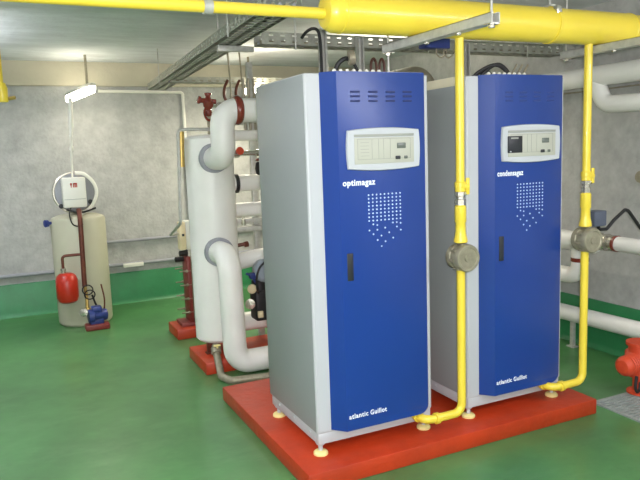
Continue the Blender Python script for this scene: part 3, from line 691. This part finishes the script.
mb = MB(); mb.lathe((-.635, 3.34, FZ+.125), (1, .1, 0), [(.03, 0), (.062, .006), (.066, .05), (.055, .06), (.055, .15), (.048, .17), (.02, .18)], 24); mb.box(-.62, -.50, 3.30, 3.38, FZ+.05, FZ+.10, .008); mb.box(-.60, -.51, 3.30, 3.38, FZ+.16, FZ+.215, .01); mb.build('motor', M['bluepump'], t)
MB().lathe((-.665, 3.30, FZ+.18), (-.3, -1, .1), [(.02, -.03), (.032, 0), (.036, .008), (.036, .03), (.01, .034)], 16).build('gauge', M['chrome'], t)
MB().curve([(-.485, 3.36, FZ+.16), (-.475, 3.37, FZ+.27), (-.49, 3.40, FZ+.40)], .007, 8).build('lead', M['copper'], t)
cp.location.x -= .035; cp.location.y += .14
# conduit above the heater
t = thing('drop_conduit', 'thin white drop conduit between the wall lamp and the water heater', 'conduit', (HX, HYc-.09, 1.31))
mb = MB(); mb.lathe((-.675, HYc-.11, 1.295), (.04/.72, 0, 1), [(.008, 0), (.009, .08), (.009, .24), (.016, .25), (.020, .262), (.016, .28), (.010, .29), (.010, .36), (.015, .37), (.015, .385), (.013, .39), (.022, .47), (.018, .72)], 12); mb.build('sleeve', M['whiteplastic'], t)

# ------------------------------------------------------------------ lamps
def lamp(name, p0, p1, label, width=.085, hgt=.06):
    p0, p1 = Vector(p0), Vector(p1); a = (p1-p0); L = a.length; a.normalize(); s = a.cross(Vector((0, 0, 1))).normalized()
    c = (p0+p1)/2
    t = thing(name, label, 'lamp', c, 'fluorescent lamps')
    def P(u, v, zz): return c + a*u + s*v + Vector((0, 0, zz))
    prof = []
    for k in range(20):
        th = 2*PI*k/20; q = .5*width
        uu = (L/2-q)*(1 if math.cos(th) > 0 else -1) + q*math.cos(th); prof.append((uu, q*math.sin(th)))
    mb = MB(); mb.quadgrid([[P(u, v, .0) for u, v in prof], [P(u, v, -.03) for u, v in prof], [P(u*.97, v*.8, -.05) for u, v in prof]]); mb.build('diffuser', M['lamp'], t)
    mb = MB(); mb.quadgrid([[P(u*1.01, v*1.05, .0) for u, v in prof], [P(u*1.0, v*.9, .03) for u, v in prof]]); mb.build('housing', M['galv'], t)
    mb = MB(); mb.cyl(P(L*.25, 0, .02), P(L*.25, 0, .02)+Vector((0, 0, CEIL-c.z-.02)), .012, n=10); mb.build('hanging_rod', M['steel'], t)
lamp('fluorescent_lamp', (-.64, 4.04, 2.045), (-.40, 3.86, 2.135), 'lit white fluorescent lamp hanging near the back wall above the water heater', .12)
lamp('fluorescent_lamp', (1.02, 3.35, 2.09), (1.12, 3.9, 2.11), 'lit white lamp just visible beside the top of the left boiler', .1)
# brown cable clips of the wall: two long pipes low on the back wall
def wallpipe(x0, x1, z, r, label, m_):
    tag(MB().cyl((x0, WY-.035, z), (x1, WY-.035, z), r, n=12).build('wall_pipe', m_), label, 'pipe', 'pipes low on the back wall')
wallpipe(WL, WX-.4, .335, .020, 'grey pipe along the back wall just above the green skirting', M['collar'])
wallpipe(-.42, WX-.4, .585, .017, 'grey pipe on the back wall, the upper of two behind the water heater', M['collar'])
MB_ = MB().box(-.19, .02, WY-.075, WY, .305, .345, .004)
tag(MB_.build('label_strip', M['whiteplastic']), 'white strip on the low wall pipe between heater and heat exchanger', 'strip')
# yellow pipe end at the left picture edge
t = thing('gas_stub', 'yellow pipe stub with valve hanging at the left edge of the picture', 'gas pipe', (-1.20, 2.0, 1.84))
MB().cyl((-1.212, 2.0, 1.96), (-1.212, 2.0, CEIL), .022, n=16).build('pipe', M['yellow'], t)
MB().lathe((-1.205, 2.0, 1.84), (0, 0, 1), [(.032, 0), (.036, .01), (.036, .09), (.024, .12)], 18).build('valve', M['yellow'], t)
MB().cyl((-1.17, 1.995, 1.862), (-1.13, 1.98, 1.868), .012, n=10).build('plug', M['brass'], t)

# ------------------------------------------------------------------ right wall pipework
RX = 2.455
t = thing('insulated_pipe', 'thick white insulated pipe high on the right wall, topmost there', 'pipe', (RX, .2, 1.83), 'white pipes along the right wall')
MB().cyl((RX, -2.6, 1.895), (RX, 2.6, 1.895), .068, n=28).build('jacket', M['white'], t)
mb = MB(); mb.tube([(RX, .60, 1.86), (RX, .52, 1.70), (RX, -2.6, 1.65)], .057, 24, .10, 8); mb.build('branch', M['white'], t)
MB().cyl((RX+.07, -2.6, 1.815), (RX+.07, 2.6, 1.805), .005, n=8).build('trace_cable', M['steel'], t)
t = thing('insulated_pipe', 'white insulated pipe at waist height on the right wall with red banded flange', 'pipe', (RX, .2, .70), 'white pipes along the right wall')
MB().cyl((RX, -2.6, .765), (RX, .42, .765), .050, n=24).build('jacket', M['white'], t)
MB().cyl((RX, .57, .745), (RX, 2.6, .745), .070, n=24).build('jacket', M['white'], t)
mb = MB(); mb.lathe((RX, .43, .765), (0, 1, 0), [(.054, -.03), (.056, 0), (.040, .004), (.040, .03), (.060, .034), (.060, .06), (.036, .065), (.036, .09), (.062, .094), (.062, .125), (.04, .14)], 28); mb.build('flange', M['chrome'], t)
mb = MB(); mb.lathe((RX, .385, .765), (0, 1, 0), [(.051, 0), (.0555, .003), (.0555, .022), (.051, .025)], 28); mb.build('band', M['redband'], t)
mb = MB(); mb.tube([(RX, .71, .72), (RX, .71, .49), (RX+.0, 1.6, .47)], .060, 24, .10, 8); mb.build('branch', M['white'], t)
mb = MB(); mb.lathe((RX, .71, .60), (0, 0, 1), [(.060, 0), (.064, .003), (.064, .028), (.060, .03)], 28); mb.build('band', M['redband'], t)
t = thing('insulated_pipe', 'white insulated pipe low along the green skirting of the right wall', 'pipe', (2.58, .2, .11), 'white pipes along the right wall')
MB().cyl((2.565, -2.6, .215), (2.565, 2.6, .135), .060, n=24).build('jacket', M['white'], t)
mb = MB(); mb.box(2.535, 2.565, .84, .87, FZ, .215, .002); mb.box(2.52, 2.58, .82, .89, FZ, FZ+.008)
tag(mb.build('pipe_support', M['galv']), 'grey steel post standing before the low pipe on the right wall', 'support')
# sensor box and cable behind the right gas pipe
t = thing('actuator_box', 'dark grey box behind the right gas regulator with a bent black cable', 'box', (1.86, .2, .98))
MB().box(1.825, 1.925, .02, .10, .965, 1.055, .006).build('box', M['darkgrey'], t)
mb = MB(); mb.tube([(1.89, .055, .97), (1.91, .06, .94), (1.96, .05, .94), (2.02, .05, .99), (2.11, .05, 1.045), (2.14, .05, 1.035), (2.25, .05, .92), (2.40, .0, .78)], .010, 10, .015, 3); mb.build('cable', M['black'], t)
mb = MB(); mb.tube([(1.63, HY+.05, .90), (1.72, .0, .93), (1.83, .055, 1.0)], .012, 10, .02, 4); mb.build('arm', M['steel'], t)
mb = MB(); mb.lathe((2.60, .33, 1.21), (-1, 0, .1), [(.03, -.08), (.03, 0), (.04, .002), (.04, .02), (.012, .024)], 16)
tag(mb.build('wall_bracket', M['steel']), 'small grey bracket on the right wall above the waist height pipe', 'bracket')
# orange pump
op = t = thing('orange_pump', 'orange red pump standing on the grey floor grating at the right edge of the picture', 'pump', (2.27, .1, FZ))
mb = MB(); mb.lathe((2.31, .1, FZ), (0, 0, 1), [(.075, 0), (.075, .012), (.042, .016), (.042, .10), (.080, .11), (.086, .13), (.086, .24), (.07, .26), (.07, .30), (.085, .302), (.085, .32)], 28); mb.box(2.255, 2.41, .02, .18, .035, .18, .02, 3); mb.build('volute', M['orange'], t)
mb = MB(); mb.lathe((2.26, .1, .105), (-1, -.1, 0), [(.046, 0), (.058, .01), (.062, .03), (.056, .035), (.062, .05), (.056, .055), (.062, .07), (.056, .075), (.062, .09), (.057, .11), (.040, .125), (.01, .128)], 28); mb.build('motor', M['orange'], t)
MB().box(2.27, 2.335, .005, .022, .13, .155, .003).build('name_plate', M['whiteplastic'], t)
mb = MB(); mb.curve([(2.23, .06, .04), (2.21, .05, -.02), (2.225, .05, -.055), (2.26, .06, -.045), (2.275, .07, -.01)], .009, 8); mb.build('lead', M['black'], t)
op.location.x -= .150; op.location.y -= .15; op.location.z += .0105
# floor grating
t = thing('floor_grating', 'grey slotted floor grating on the floor right of the red plinth', 'grating', (2.2, -.4, FZ))
gx0, gx1, gy0, gy1 = 1.80, 2.55, -1.1, -.01
mb = MB(); mb.box(gx0, gx0+.02, gy0, gy1, FZ, FZ+.010); mb.box(gx1-.02, gx1, gy0, gy1, FZ, FZ+.010); mb.box(gx0, gx1, gy1-.02, gy1, FZ, FZ+.010); mb.box(gx0, gx1, gy0, gy0+.02, FZ, FZ+.010)
mb.build('frame', M['grate'], t)
mb = MB()
for k in range(36): yy = gy0+.03+k*.0295; mb.box(gx0+.01, gx1-.01, yy, yy+.017, FZ, FZ+.008)
for k in range(6): xx = gx0+.1+k*.11; mb.box(xx, xx+.012, gy0, gy1, FZ, FZ+.007)
mb.build('grid', M['grate'], t)
